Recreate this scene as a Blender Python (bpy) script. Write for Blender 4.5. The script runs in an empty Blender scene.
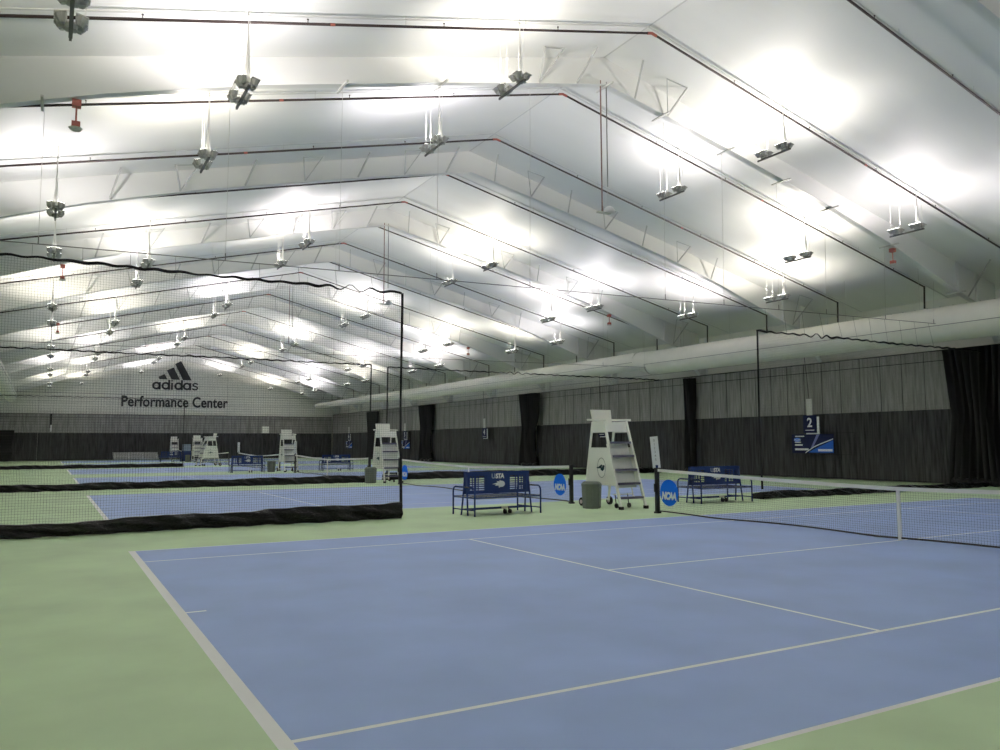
import bpy, math, random
from mathutils import Vector, Matrix
random.seed(7)
SC = bpy.context.scene
COL = SC.collection
PI = math.pi

# ------------------------------------------------------------------ layout (metres)
PITCH = 16.5            # distance from one court to the next
BAY = 8.157             # distance between roof beams
BEAM0 = 13.76
RX = 11.885             # ridge sits over the nets
Z0, SL = 12.45, 0.243   # ridge height and slope of the ceiling liner
XL, XR = -7.6, 31.35
YB, YF = -7.2, 97.0
def ceil_z(x): return Z0 - SL * abs(x - RX)

# ------------------------------------------------------------------ materials
def mat(name, col, rough=0.6, metal=0.0, noise=0.0, scale=3.0, bump=0.0, spec=0.5, emit=None, stretch=None, detail=4.0):
    m = bpy.data.materials.new(name); m.use_nodes = True
    nt = m.node_tree; b = nt.nodes['Principled BSDF']
    b.inputs['Base Color'].default_value = (*col, 1)
    b.inputs['Roughness'].default_value = rough
    b.inputs['Metallic'].default_value = metal
    b.inputs['Specular IOR Level'].default_value = spec
    if emit:
        b.inputs['Emission Color'].default_value = (*emit[0], 1)
        b.inputs['Emission Strength'].default_value = emit[1]
    if noise or bump:
        tc = nt.nodes.new('ShaderNodeTexCoord'); mp = nt.nodes.new('ShaderNodeMapping')
        nt.links.new(tc.outputs['Object'], mp.inputs['Vector'])
        if stretch: mp.inputs['Scale'].default_value = stretch
        n = nt.nodes.new('ShaderNodeTexNoise'); n.inputs['Scale'].default_value = scale; n.inputs['Detail'].default_value = detail
        nt.links.new(mp.outputs[0], n.inputs['Vector'])
        if noise:
            r = nt.nodes.new('ShaderNodeValToRGB')
            r.color_ramp.elements[0].position = .3; r.color_ramp.elements[1].position = .7
            r.color_ramp.elements[0].color = (*[c * (1 - noise) for c in col], 1)
            r.color_ramp.elements[1].color = (*[min(1, c * (1 + noise)) for c in col], 1)
            nt.links.new(n.outputs['Fac'], r.inputs['Fac']); nt.links.new(r.outputs[0], b.inputs['Base Color'])
        if bump:
            bp = nt.nodes.new('ShaderNodeBump'); bp.inputs['Strength'].default_value = bump; bp.inputs['Distance'].default_value = .05
            nt.links.new(n.outputs['Fac'], bp.inputs['Height']); nt.links.new(bp.outputs[0], b.inputs['Normal'])
    return m
M = dict(
    green=mat('green court paint', (.56, .72, .455), .55, noise=.10, scale=.7, bump=.02, spec=.35),
    blue=mat('blue court paint', (.335, .45, .78), .5, noise=.08, scale=.8, bump=.02, spec=.4),
    line=mat('white line paint', (.96, .96, .96), .55),
    liner=mat('white ceiling liner', (.78, .79, .775), .6, noise=.025, scale=.5, stretch=(.25, 1.6, 1), bump=.12),
    seam=mat('liner batten', (.60, .61, .60), .5),
    beam=mat('white painted steel', (.74, .75, .73), .45),
    bracem=mat('grey painted brace', (.50, .51, .50), .5),
    wallw=mat('white metal wall panel', (.76, .76, .70), .5, noise=.03, scale=1.5),
    wallseam=mat('wall panel joint', (.45, .45, .42), .6),
    pipe=mat('dark sprinkler pipe', (.045, .032, .03), .5, metal=.3),
    red=mat('red fitting', (.36, .10, .075), .5),
    cable=mat('steel cable', (.16, .16, .15), .5, metal=.3),
    rod=mat('pale hanger rod', (.55, .55, .52), .5),
    lampgrey=mat('grey cast lamp housing', (.42, .42, .40), .5, metal=.0),
    strut=mat('dark strut channel', (.16, .16, .155), .45, metal=.4),
    cord=mat('white lamp cord', (.82, .81, .78), .6),
    lens=mat('lit lamp lens', (.9, .9, .85), .3, emit=((1, .97, .9), 14)),
    duct=mat('pale fabric duct', (.70, .69, .62), .65, noise=.04, scale=1.2, bump=.05),
    black=mat('black windscreen', (.036, .036, .039), .85, noise=.8, scale=2.2, stretch=(3, 5, .35), bump=.3, spec=.3),  # stretched noise paints fold highlights into the colour, along with cloth grain
    charcoal=mat('charcoal mesh windscreen', (.27, .265, .255), .85, noise=.3, scale=2.2, stretch=(3, 4.5, .3), bump=.1, spec=.2),
    fold=mat('black gathered netting', (.012, .012, .013), .8, spec=.3),
    vinyl=mat('black vinyl skirt', (.006, .006, .007), .30, noise=.3, scale=9, bump=1.0, spec=.28, stretch=(1, 1, 2.5)),
    netting=mat('black net cord', (.018, .018, .018), .8),
    post=mat('black net post', (.010, .010, .011), .45),
    tape=mat('white net tape', (.90, .89, .83), .7),
    ump=mat('white painted chair panel', (.90, .90, .83), .5),
    tread=mat('purple grey step tread', (.115, .105, .17), .6),
    rubber=mat('black rubber', (.015, .015, .015), .7),
    hub=mat('pale wheel hub', (.55, .45, .45), .5),
    navy=mat('navy powder coat', (.018, .040, .160), .25, spec=.45),
    seatm=mat('glossy navy seat', (.03, .05, .16), .12, spec=1.0),
    logow=mat('white decal', (.78, .80, .80), .6),
    logog=mat('grey blue decal', (.25, .32, .42), .6),
    teal=mat('dark teal emblem', (.02, .06, .07), .6),
    ringg=mat('grey emblem ring', (.36, .36, .33), .6),
    bin=mat('grey green plastic', (.135, .155, .135), .55, noise=.05, scale=8),
    disc=mat('bright blue disc', (.003, .15, .78), .6, spec=.2),
    banner=mat('navy banner', (.006, .010, .055), .7, spec=.15),
    banblue=mat('bright blue banner field', (.02, .12, .55), .7, spec=.15),
    banpale=mat('pale violet banner stripe', (.18, .20, .42), .7, spec=.15),
    logok=mat('black wall lettering', (.022, .022, .026), .6),
    alu=mat('aluminium bleacher', (.55, .55, .52), .5),
    redrod=mat('reddish brown rod', (.22, .12, .10), .5),
    white=mat('white plastic', (.75, .75, .75), .4),
)

# ------------------------------------------------------------------ mesh builder
class MB:
    def __init__(s): s.v = []; s.f = []; s.m = []
    def add(s, vs, fs, mi=0):
        o = len(s.v); s.v += [tuple(v) for v in vs]; s.f += [tuple(i + o for i in f) for f in fs]; s.m += [mi] * len(fs); return s
    def box(s, c, d, mi=0, rot=None):
        h = [x / 2 for x in d]; vs = []
        for x in (-1, 1):
            for y in (-1, 1):
                for z in (-1, 1):
                    p = Vector((x * h[0], y * h[1], z * h[2]))
                    if rot is not None: p = rot @ p
                    vs.append(p + Vector(c))
        return s.add(vs, [(0, 1, 3, 2), (4, 6, 7, 5), (0, 4, 5, 1), (2, 3, 7, 6), (0, 2, 6, 4), (1, 5, 7, 3)], mi)
    def bb(s, lo, hi, mi=0):
        return s.box([(a + b) / 2 for a, b in zip(lo, hi)], [b - a for a, b in zip(lo, hi)], mi)
    def prism(s, poly, n, mi=0):
        """poly: list of 3d points (planar), extruded by vector n"""
        n = Vector(n); a = [Vector(p) for p in poly]; b = [p + n for p in a]; k = len(a)
        nor = Vector((0, 0, 0))
        for i in range(k):
            p, q = a[i], a[(i + 1) % k]; nor += p.cross(q)
        fs = [tuple(range(k)), tuple(range(2 * k - 1, k - 1, -1))] + [(i, i + k, (i + 1) % k + k, (i + 1) % k) for i in range(k)]
        if nor.dot(n) > 0: fs = [tuple(reversed(f)) for f in fs]
        return s.add(a + b, fs, mi)
    def tube(s, pts, r, n=8, mi=0, caps=True):
        pts = [Vector(p) for p in pts]; rs = r if isinstance(r, (list, tuple)) else [r] * len(pts)
        o = len(s.v); up0 = None
        for i, p in enumerate(pts):
            d = (pts[min(i + 1, len(pts) - 1)] - pts[max(i - 1, 0)]).normalized()
            if up0 is None: up0 = Vector((0, 0, 1)) if abs(d.z) < .9 else Vector((1, 0, 0))
            a = d.cross(up0)
            if a.length < 1e-4: a = d.cross(Vector((0, 1, 0)))
            a.normalize(); b = a.cross(d).normalized(); up0 = b
            for k in range(n):
                t = 2 * PI * k / n + (PI / 4 if n == 4 else 0); s.v.append(tuple(p + (a * math.cos(t) + b * math.sin(t)) * rs[i]))
        for i in range(len(pts) - 1):
            for k in range(n):
                s.f.append((o + i * n + k, o + i * n + (k + 1) % n, o + (i + 1) * n + (k + 1) % n, o + (i + 1) * n + k)); s.m.append(mi)
        if caps:
            s.f.append(tuple(o + k for k in reversed(range(n)))); s.m.append(mi)
            e = o + (len(pts) - 1) * n; s.f.append(tuple(e + k for k in range(n))); s.m.append(mi)
        return s
    def grid(s, fn, nu, nv, mi=0):
        o = len(s.v)
        for i in range(nu + 1):
            for j in range(nv + 1): s.v.append(tuple(fn(i / nu, j / nv)))
        for i in range(nu):
            for j in range(nv):
                a = o + i * (nv + 1) + j; s.f.append((a, a + nv + 1, a + nv + 2, a + 1)); s.m.append(mi)
        return s
    def build(s, name, mats, parent=None, smooth=False, loc=None):
        me = bpy.data.meshes.new(name); me.from_pydata(s.v, [], s.f)
        if not isinstance(mats, (list, tuple)): mats = [mats]
        for m in mats: me.materials.append(m)
        me.polygons.foreach_set('material_index', s.m)
        if smooth: me.polygons.foreach_set('use_smooth', [True] * len(s.f))
        me.update(); o = bpy.data.objects.new(name, me); COL.objects.link(o)
        if parent: o.parent = parent
        if loc: o.location = loc
        return o
def smooth_by_angle(o, ang=40):
    me = o.data; me.polygons.foreach_set('use_smooth', [True] * len(me.polygons)); me.set_sharp_from_angle(angle=math.radians(ang)); return o
def tag(o, label=None, cat=None, group=None, kind=None):
    if label: o['label'] = label
    if cat: o['category'] = cat
    if group: o['group'] = group
    if kind: o['kind'] = kind
    return o
def thing(name, label, cat, loc=(0, 0, 0), rz=0, group=None):
    o = bpy.data.objects.new(name, None); COL.objects.link(o); o.empty_display_size = .2
    o.location = loc; o.rotation_euler = (0, 0, rz); return tag(o, label, cat, group)
def copy_tree(o, parent=None):
    c = o.copy(); COL.objects.link(c)
    if parent: c.parent = parent
    for ch in list(o.children): copy_tree(ch, c)
    return c
def text_obj(s, size, name, m, parent=None, mw=None, ext=.004, bold=0.0, shear=0.0, sx=1.0, spacing=1.0):
    cu = bpy.data.curves.new('t', 'FONT'); cu.body = s; cu.size = size; cu.align_x = 'CENTER'; cu.align_y = 'CENTER'
    cu.extrude = ext; cu.offset = bold; cu.shear = shear; cu.resolution_u = 4; cu.space_character = spacing
    t = bpy.data.objects.new('t', cu); COL.objects.link(t)
    dg = bpy.context.evaluated_depsgraph_get(); me = bpy.data.meshes.new_from_object(t.evaluated_get(dg))
    bpy.data.objects.remove(t); bpy.data.curves.remove(cu)
    me.transform(Matrix.Diagonal((sx, 1, 1, 1)))
    if mw is not None: me.transform(mw)
    me.materials.clear(); me.materials.append(m); me.name = name
    o = bpy.data.objects.new(name, me); COL.objects.link(o)
    if parent: o.parent = parent
    return o
ORD = ['first', 'second', 'third', 'fourth', 'fifth', 'sixth', 'seventh', 'eighth', 'ninth', 'tenth', 'eleventh', 'twelfth', 'thirteenth', 'fourteenth', 'fifteenth', 'sixteenth', 'seventeenth', 'eighteenth', 'nineteenth', 'twentieth', 'twenty-first', 'twenty-second', 'twenty-third']
def face_mx(origin, right, up):
    """matrix taking text plane (x right, y up) to world directions"""
    r = Vector(right).normalized(); u = Vector(up).normalized(); n = r.cross(u)
    m = Matrix((r, u, n)).transposed().to_4x4(); m.translation = Vector(origin); return m

# ------------------------------------------------------------------ floor with painted courts
xs = {XL - .3, XR + .3}; ys = {YB - .3, YF + .3}
L, Wd = 23.77, 10.97
bx = [0, .10, 5.46, 5.51, L / 2 - .05, L / 2 + .05, L - 5.51, L - 5.46, L - .10, L, .30, L - .30]
by = [0, .05, 1.37, 1.42, 5.46, 5.51, 9.55, 9.60, 10.92, 10.97]
xs |= set(bx)
for n in range(6): ys |= {round(b + n * PITCH, 4) for b in by}
xs |= {a for a in [XL + i * 3.9 for i in range(1, 10)]}; xs = sorted(xs); ys = sorted(ys)
def court_mat(x, y):
    if not 0 < x < L: return 0
    for n in range(6):
        v = y - n * PITCH
        if 0 < v < Wd:
            if x < .10 or x > L - .10: return 2
            if v < .05 or v > 10.92 or 1.37 < v < 1.42 or 9.55 < v < 9.60: return 2
            if (5.46 < x < 5.51 or L - 5.51 < x < L - 5.46) and 1.37 < v < 9.60: return 2
            if 5.46 < v < 5.51 and (5.46 < x < L - 5.46 or x < .30 or x > L - .30): return 2
            return 1
    return 0
fl = MB(); nx, ny = len(xs), len(ys)
fl.v = [(x, y, 0.0) for x in xs for y in ys]
for i in range(nx - 1):
    for j in range(ny - 1):
        fl.f.append((i * ny + j, (i + 1) * ny + j, (i + 1) * ny + j + 1, i * ny + j + 1))
        fl.m.append(court_mat((xs[i] + xs[i + 1]) / 2, (ys[j] + ys[j + 1]) / 2))
fl.bb((XL - .3, YB - .3, -.25), (XR + .3, YF + .3, -.02))
tag(fl.build('floor', [M['green'], M['blue'], M['line']]), 'green hard court floor with blue tennis courts and white lines', kind='structure')

# ------------------------------------------------------------------ shell
def wall_z(x): return ceil_z(x) + .1
cm = MB()
for a, b in ((XL - .3, RX), (RX, XR + .3)):
    za, zb = ceil_z(a), ceil_z(b)
    cm.prism([(a, YB - .3, za), (b, YB - .3, zb), (b, YB - .3, zb + .15), (a, YB - .3, za + .15)], (0, YF - YB + .6, 0))
# battens that hold the liner, running down the slope, and the ridge seam
k = -4
while BEAM0 + k * BAY / 4 < YF:
    y = BEAM0 + k * BAY / 4 + .12
    for a, b in ((XL, RX), (RX, XR)):
        za, zb = ceil_z(a), ceil_z(b); w = .05
        if k % 2: cm.prism([(a, y, za - .015), (b, y, zb - .015), (b, y, zb + .02), (a, y, za + .02)], (0, w, 0), 1)
    k += 1
cm.box((RX, (YB + YF) / 2, Z0 - .004), (.04, YF - YB, .02), 1)
tag(cm.build('ceiling', [M['liner'], M['seam']]), 'white fabric lined gable ceiling with faint battens', kind='structure')
def side_wall(name, x0, x1, label):
    m = MB(); xi = x0 if x0 > 10 else x1; s = -1 if x0 > 10 else 1
    m.bb((x0, YB - .3, 0), (x1, YF + .3, ceil_z(xi) + .05))
    for z in (1.2, 2.6, 4.1, 5.9, 6.9): m.bb((min(xi, xi + s * .02), YB, z), (max(xi, xi + s * .02), YF, z + .04), 1)
    tag(m.build(name, [M['wallw'], M['wallseam']]), label, kind='structure')
side_wall('wall_right', XR, XR + .2, 'pale metal panel wall behind the black curtains')
side_wall('wall_left', XL - .2, XL, 'pale metal panel wall at the open left side')
def gable(name, y, s, label):
    m = MB(); m.prism([(XL, y, 0), (XR, y, 0), (XR, y, ceil_z(XR) + .05), (RX, y, Z0 + .05), (XL, y, ceil_z(XL) + .05)], (0, .2 * s, 0))
    for z in (6.4, 7.5, 8.6, 9.7):
        hw = (Z0 - z) / SL
        a, b = max(XL, RX - hw), min(XR, RX + hw)
        m.bb((a, min(y, y - s * .012), z), (b, max(y, y - s * .012), z + .03), 1)
    for x in (-2.2, 6.6, 17.6, 25.2): m.bb((x, min(y, y - s * .014), 5.2), (x + .04, max(y, y - s * .014), ceil_z(x)), 1)
    tag(m.build(name, [M['wallw'], M['wallseam']]), label, kind='structure')
gable('wall_far', YF, 1, 'pale panelled gable wall carrying black lettering')
gable('wall_near', YB, -1, 'pale panelled gable wall at the near end')

# ------------------------------------------------------------------ roof beams
prof = [(0, 11.62), (2.0, 11.20), (4.6, 10.63), (7.0, 10.05), (9.3, 9.50), (12.4, 8.62), (16.3, 7.30), (17.55, 6.98), (18.9, 5.5), (19.15, 0)]
def flange_z(d):
    for (a, za), (b, zb) in zip(prof, prof[1:]):
        if a <= d <= b: return za + (zb - za) * (d - a) / (b - a)
    return 0
nb = 0; beam_y = []
k = -2
brace_cache = {}
def brace_mesh(d, s, v):
    key = (d, s, v)
    if key not in brace_cache:
        x = RX + s * d; z0 = flange_z(d) + .03; run = (ceil_z(x) - z0)
        m = MB(); x1 = x + s * .22 * (1 if v else -1)
        m.tube([(x, -.1, z0), (x1, -.1 - run * .85, ceil_z(x1) - .03)], .030, 4)
        if v:
            x3 = x - s * .45; m.tube([(x, -.1, z0), (x3, -.1 - run * .7, ceil_z(x3) - .03)], .018, 4); m.tube([(x3, -.1 - run * .7, ceil_z(x3) - .05), (x1, -.1 - run * .85, ceil_z(x1) - .05)], .014, 4)
        brace_cache[key] = m
    return brace_cache[key]
while BEAM0 + k * BAY < YF - .5:
    y = BEAM0 + k * BAY; beam_y.append(y)
    name = thing('roof_beam', None, None, (0, y, 0)); tag(name, 'white tapered steel roof beam, %s from the camera' % ORD[k + 2], kind='structure')
    if k == -2: name['label'] = 'white tapered steel roof beam behind the camera'
    elif k == -1: name['label'] = 'white tapered steel roof beam nearest the camera, over the near corner'
    else: name['label'] = 'white tapered steel roof beam, %s of the row fully in view' % ORD[k]
    web = MB(); fg = MB()
    for s in (-1, 1):
        p = [(RX + s * d, z) for d, z in prof]
        for (xa, za), (xb, zb) in zip(p[:-2], p[1:-1]):
            q = [(xa, -.01, za), (xb, -.01, zb), (xb, -.01, ceil_z(xb) - .01), (xa, -.01, ceil_z(xa) - .01)]
            web.prism(q, (0, .02, 0))
            fg.prism([(xa, -.11, za), (xb, -.11, zb), (xb, -.11, zb + .02), (xa, -.11, za + .02)], (0, .22, 0))
        # column with its inner and outer flange
        xo = RX + s * 19.4
        web.prism([(p[-2][0], -.01, p[-2][1]), (p[-1][0], -.01, 0), (xo, -.01, 0), (xo, -.01, ceil_z(xo) - .02)], (0, .02, 0))
        fg.prism([(p[-2][0], -.11, p[-2][1]), (p[-1][0], -.11, 0), (p[-1][0] + s * .02, -.11, 0), (p[-2][0] + s * .02, -.11, p[-2][1])], (0, .22, 0))
        fg.bb((min(xo, xo + s * .02), -.11, 0), (max(xo, xo + s * .02), .11, ceil_z(xo) - .06))
        # web stiffeners
        for d in (16.3, 17.5): fg.box((RX + s * d, 0, (flange_z(d) + ceil_z(RX + s * d)) / 2), (.02, .2, ceil_z(RX + s * d) - flange_z(d) - .05))
    web.build('web', M['beam'], name); fg.build('flange', M['beam'], name)
    for s in (-1, 1):
        ds = [1.0, 2.6, 4.3, 6.1, 8.0, 9.9, 11.8, 16.9] if k != 0 else [1.0, 2.2, 16.9]
        for i, d in enumerate(ds):
            brace_mesh(d, s, i % 2).build('brace', M['bracem'], name)
    if k == 0:
        for x in (-1.55, 1.94, 4.38, 6.88, 11.9, 13.92, 16.49, 18.88, 21.16, 24.27, 28.16):
            MB().box((x, 0, flange_z(abs(x - RX)) - .025), (.05, .75, .04)).build('cross_bar', M['rod'], name)
    k += 1

# ------------------------------------------------------------------ sprinkler pipes
PZ = 12.20; PS = .2395
def pz(x): return PZ - PS * abs(x - RX)
def court_of(y):
    n = int(max(0, min(5, (y + 2.7) // PITCH))); return ORD[n]
pk = -2
head = MB().tube([(0, 0, -.02), (0, 0, .075)], .009, 6).tube([(0, 0, .065), (0, 0, .08)], .022, 6)
while True:
    y = 11.73 + 4.078 * pk
    if y > YF - 1: break
    if y > YB + 1:
        i = pk + 1
        t = thing('sprinkler_pipe', 'dark sprinkler pipe bent over the ridge, %s line from the camera' % ORD[max(0, i)] if i >= 0 else 'dark sprinkler pipe line behind the camera', 'pipe', (0, y, 0))
        m = MB(); xa, xb = RX - 17.6, RX + 17.6
        m.tube([(xa, 0, pz(xa)), (RX, 0, PZ), (xb, 0, pz(xb))], .030, 8)
        m.tube([(xb, 0, pz(xb) + .03), (xb + .03, .05, 7.1)], .035, 8); m.tube([(xa, 0, pz(xa) + .03), (xa - .03, .05, 7.1)], .035, 8)
        m.build('pipe_run', M['pipe'], t, smooth=True)
        c = MB(); c.tube([(RX - .15, 0, pz(RX - .15)), (RX, 0, PZ), (RX + .15, 0, pz(RX + .15))], .038, 8); c.build('ridge_coupling', M['red'], t)
        if pk < 9:
            for d in ((2.9, 5.9, 8.9, 11.9, 14.9)):
                for s in (-1, 1):
                    x = RX + s * (d + .25 * ((pk * 3) % 4))
                    h = MB(); h.v = list(head.v); h.f = list(head.f); h.m = list(head.m)
                    h.build('sprinkler_head', M['pipe'], t, loc=(x, 0, pz(x) + .02))
                    x2 = x + s * .9
                    MB().tube([(x2, 0, pz(x2)), (x2, 0, ceil_z(x2))], .006, 4).build('pipe_hanger', M['rod'], t)
        if pk < 3:
            for s in (-1, 1):
                for d in (8.4,):
                    x = RX + s * d; dx = .05
                    MB().tube([(x - dx, 0, pz(x - dx)), (x + dx, 0, pz(x + dx))], .0335, 8).build('coupling', M['red'], t)
    pk += 1

# ------------------------------------------------------------------ hanging uplights
def make_uplight(h):
    """h: hanging length"""
    t = thing('ceiling_uplight', 'x', 'ceiling light')
    m = MB().box((0, 0, 0), (.036, 1.16, .036)); m.box((0, 0, .02), (.05, 1.14, .006))
    m.build('mounting_bar', M['strut'], t)
    for s in (-1, 1):
        yc = s * .36
        b = MB()
        b.tube([(0, yc, .03), (0, yc, .10), (0, yc, .13)], [.085, .10, .08], 8)
        b.box((0, yc, .06), (.30, .05, .04))
        b.build('ballast_housing', M['lampgrey'], t)
        for q in (-1, 1):
            for w in (-1, 1):
                r = Matrix.Rotation(math.radians(14 * q), 3, 'Y')
                hb = MB(); c = (q * .115, yc + w * .10, .13)
                hb.tube([Vector(c) + r @ Vector((0, 0, -.07)), Vector(c) + r @ Vector((0, 0, -.02)), Vector(c) + r @ Vector((0, 0, .05))], [.035, .065, .082], 8)
                hb.box(Vector(c) + r @ Vector((0, 0, .055)), (.155, .155, .02), 0, r)
                hd = hb.build('lamp_head', M['lampgrey'], t)
                MB().box(Vector(c) + r @ Vector((0, 0, .068)), (.125, .125, .006), 0, r).build('lens', M['lens'], hd)
    MB().tube([(0, -.38, .13), (0, -.38, .30), (0, -.37, h * .5), (0, -.36, h)], [.085, .055, .016, .007], 8).build('power_cord', M['cord'], t, smooth=True)
    for yy, xx in ((-.54, 0), (.54, 0), (.22, 0)):
        MB().tube([(xx, yy, .02), (xx, yy * .95, h)], .0032, 4).build('hanger_wire', M['cord'], t)
    return t
WARM = [(1, .92, .85), (1, .91, .82), (1, .92, .92), (1, .93, .98), (1, .91, .79), (1, .90, .91)]
POW = 318
nl = 0
def batwing(l):
    # photometric curve of the indirect luminaires: a little stronger to the sides than straight up
    l.use_nodes = True; nt = l.node_tree; em = nt.nodes['Emission']
    tc = nt.nodes.new('ShaderNodeTexCoord'); sp = nt.nodes.new('ShaderNodeSeparateXYZ'); nt.links.new(tc.outputs['Normal'], sp.inputs[0])
    def mt(op, a, b):
        n = nt.nodes.new('ShaderNodeMath'); n.operation = op
        for i, v in enumerate((a, b)):
            if isinstance(v, (int, float)): n.inputs[i].default_value = v
            else: nt.links.new(v, n.inputs[i])
        return n.outputs[0]
    z2 = mt('MULTIPLY', sp.outputs[2], sp.outputs[2]); s2 = mt('SUBTRACT', 1.0, z2)
    nt.links.new(mt('ADD', mt('MULTIPLY', s2, .40), .75), em.inputs['Strength'])
def place_light(x, y, z, label, grp):
    global nl
    o = uproto.get(round(x, 2))
    h = ceil_z(x) - z - .02
    if o is None: o = make_uplight(h); uproto[round(x, 2)] = o; c = o
    else: c = copy_tree(o)
    c.location = (x, y, z); c['label'] = label; c['group'] = grp
    l = bpy.data.lights.new('uplight_lamp', 'SPOT'); l.energy = POW * (1 + .25 * math.sin(nl * 2.4)); l.color = WARM[(nl * 5) % 6]
    l.spot_size = math.radians(172); l.spot_blend = .35; l.shadow_soft_size = .18
    batwing(l)
    lo = bpy.data.objects.new('uplight_lamp', l); COL.objects.link(lo); lo.rotation_euler = (PI, 0, 0); lo.location = (x, y, z + .32)
    nl += 1
uproto = {}
row = 0
XA = [(1.75, 8.25, 'low on left slope'), (7.65, 9.72, 'left of the ridge'), (16.15, 9.72, 'right of the ridge'), (22.05, 8.27, 'low on right slope')]
RA = [-.65, ] + [y0 + PITCH * n for n in range(6) for y0 in (11.65, 15.85) if y0 + PITCH * n < YF - 1]
RA = [y + (.2 if 61 < y < 61.3 else 0) for y in RA]
for i, y in enumerate(RA):
    for x, z, ph in XA:
        lab = 'grey hanging uplight %s, %s' % (ph, 'behind the camera' if i == 0 else '%s cross row of four' % ORD[i - 1])
        place_light(x, y, z, lab, 'hanging uplights in cross rows of four')
RB = [2.9, 7.9] + [y0 + PITCH * n for n in range(6) for y0 in (19.4, 24.7) if y0 + PITCH * n < YF - 1]
for i, y in enumerate(RB):
    for x, z, ph in ((-1.26, 7.55, 'left'), (25.0, 7.6, 'right')):
        if i == 1 and x < 0: x, z = -1.15, 7.18
        lab = 'grey hanging uplight along the %s eave, %s' % (ph, 'beside the camera' if i == 0 else '%s from the near end' % ORD[i - 1])
        place_light(x, y, z, lab, 'hanging uplights along the eaves')

# ------------------------------------------------------------------ ducts
def duct(x, secs, label, facing):
    t = thing('air_duct', label, 'duct', (x, 0, 0)); m = MB(); N = 24
    for (y0, y1, z, r, z1, r1) in secs:
        m.tube([(0, y0, z), (0, (y0 + y1) / 2, (z + z1) / 2), (0, y1, z1)], [r, (r + r1) / 2, r1], N, 0, False)
    for i, (a, b) in enumerate(zip(secs, secs[1:])):
        m.tube([(0, a[1], a[4]), (0, b[0], b[2])], [a[5], b[3]], N, 0, False)
    y0, y1, z, r, z1, r1 = secs[-1]; m.tube([(0, y1, z1), (0, y1 + .25, z1)], [r1, r1 * .75], N)
    o = m.build('duct_tube', M['duct'], t); smooth_by_angle(o, 50)
    sm = MB(); yy = secs[0][0]; s = -facing
    for (a0, a1, z, r, z1, r1) in secs:
        n = int((a1 - a0) / .5)
        for i in range(n):
            y = a0 + i * .5; f = i / n; rr = r + (r1 - r) * f; zz = z + (z1 - z) * f
            sm.box((0, y, zz + rr + .01), (.03, .05, .05))
    sm.build('hanging_track', M['rod'], t)
    st = MB()
    for (a0, a1, z, r, z1, r1) in secs: st.tube([(s * r * .985, a0, z - r * .17), (s * r1 * .985, a1, z1 - r1 * .17)], .012, 5)
    st.build('seam_cord', M['cable'], t)
    y = secs[0][0] + 2
    while y < secs[-1][1]:
        if y > 8: MB().tube([(0, y, 6.7), (0, y, ceil_z(x))], .007, 4).build('drop_wire', M['rod'], t)
        y += 3.3
    return t
duct(28.0, [(YB + .5, 30.8, 6.10, .66, 6.16, .66), (32.0, 64.5, 6.36, .52, 6.26, .52), (66.0, 94.5, 6.38, .42, 6.42, .36)], 'long pale round air duct along the right wall', 1)
duct(-4.2, [(YB + .5, 30.8, 6.10, .66, 6.16, .66), (32.0, 64.5, 6.30, .60, 6.2, .55), (66.0, 79, 6.15, .50, 6.0, .45)], 'grey round air duct ending at the far left', -1)

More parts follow.
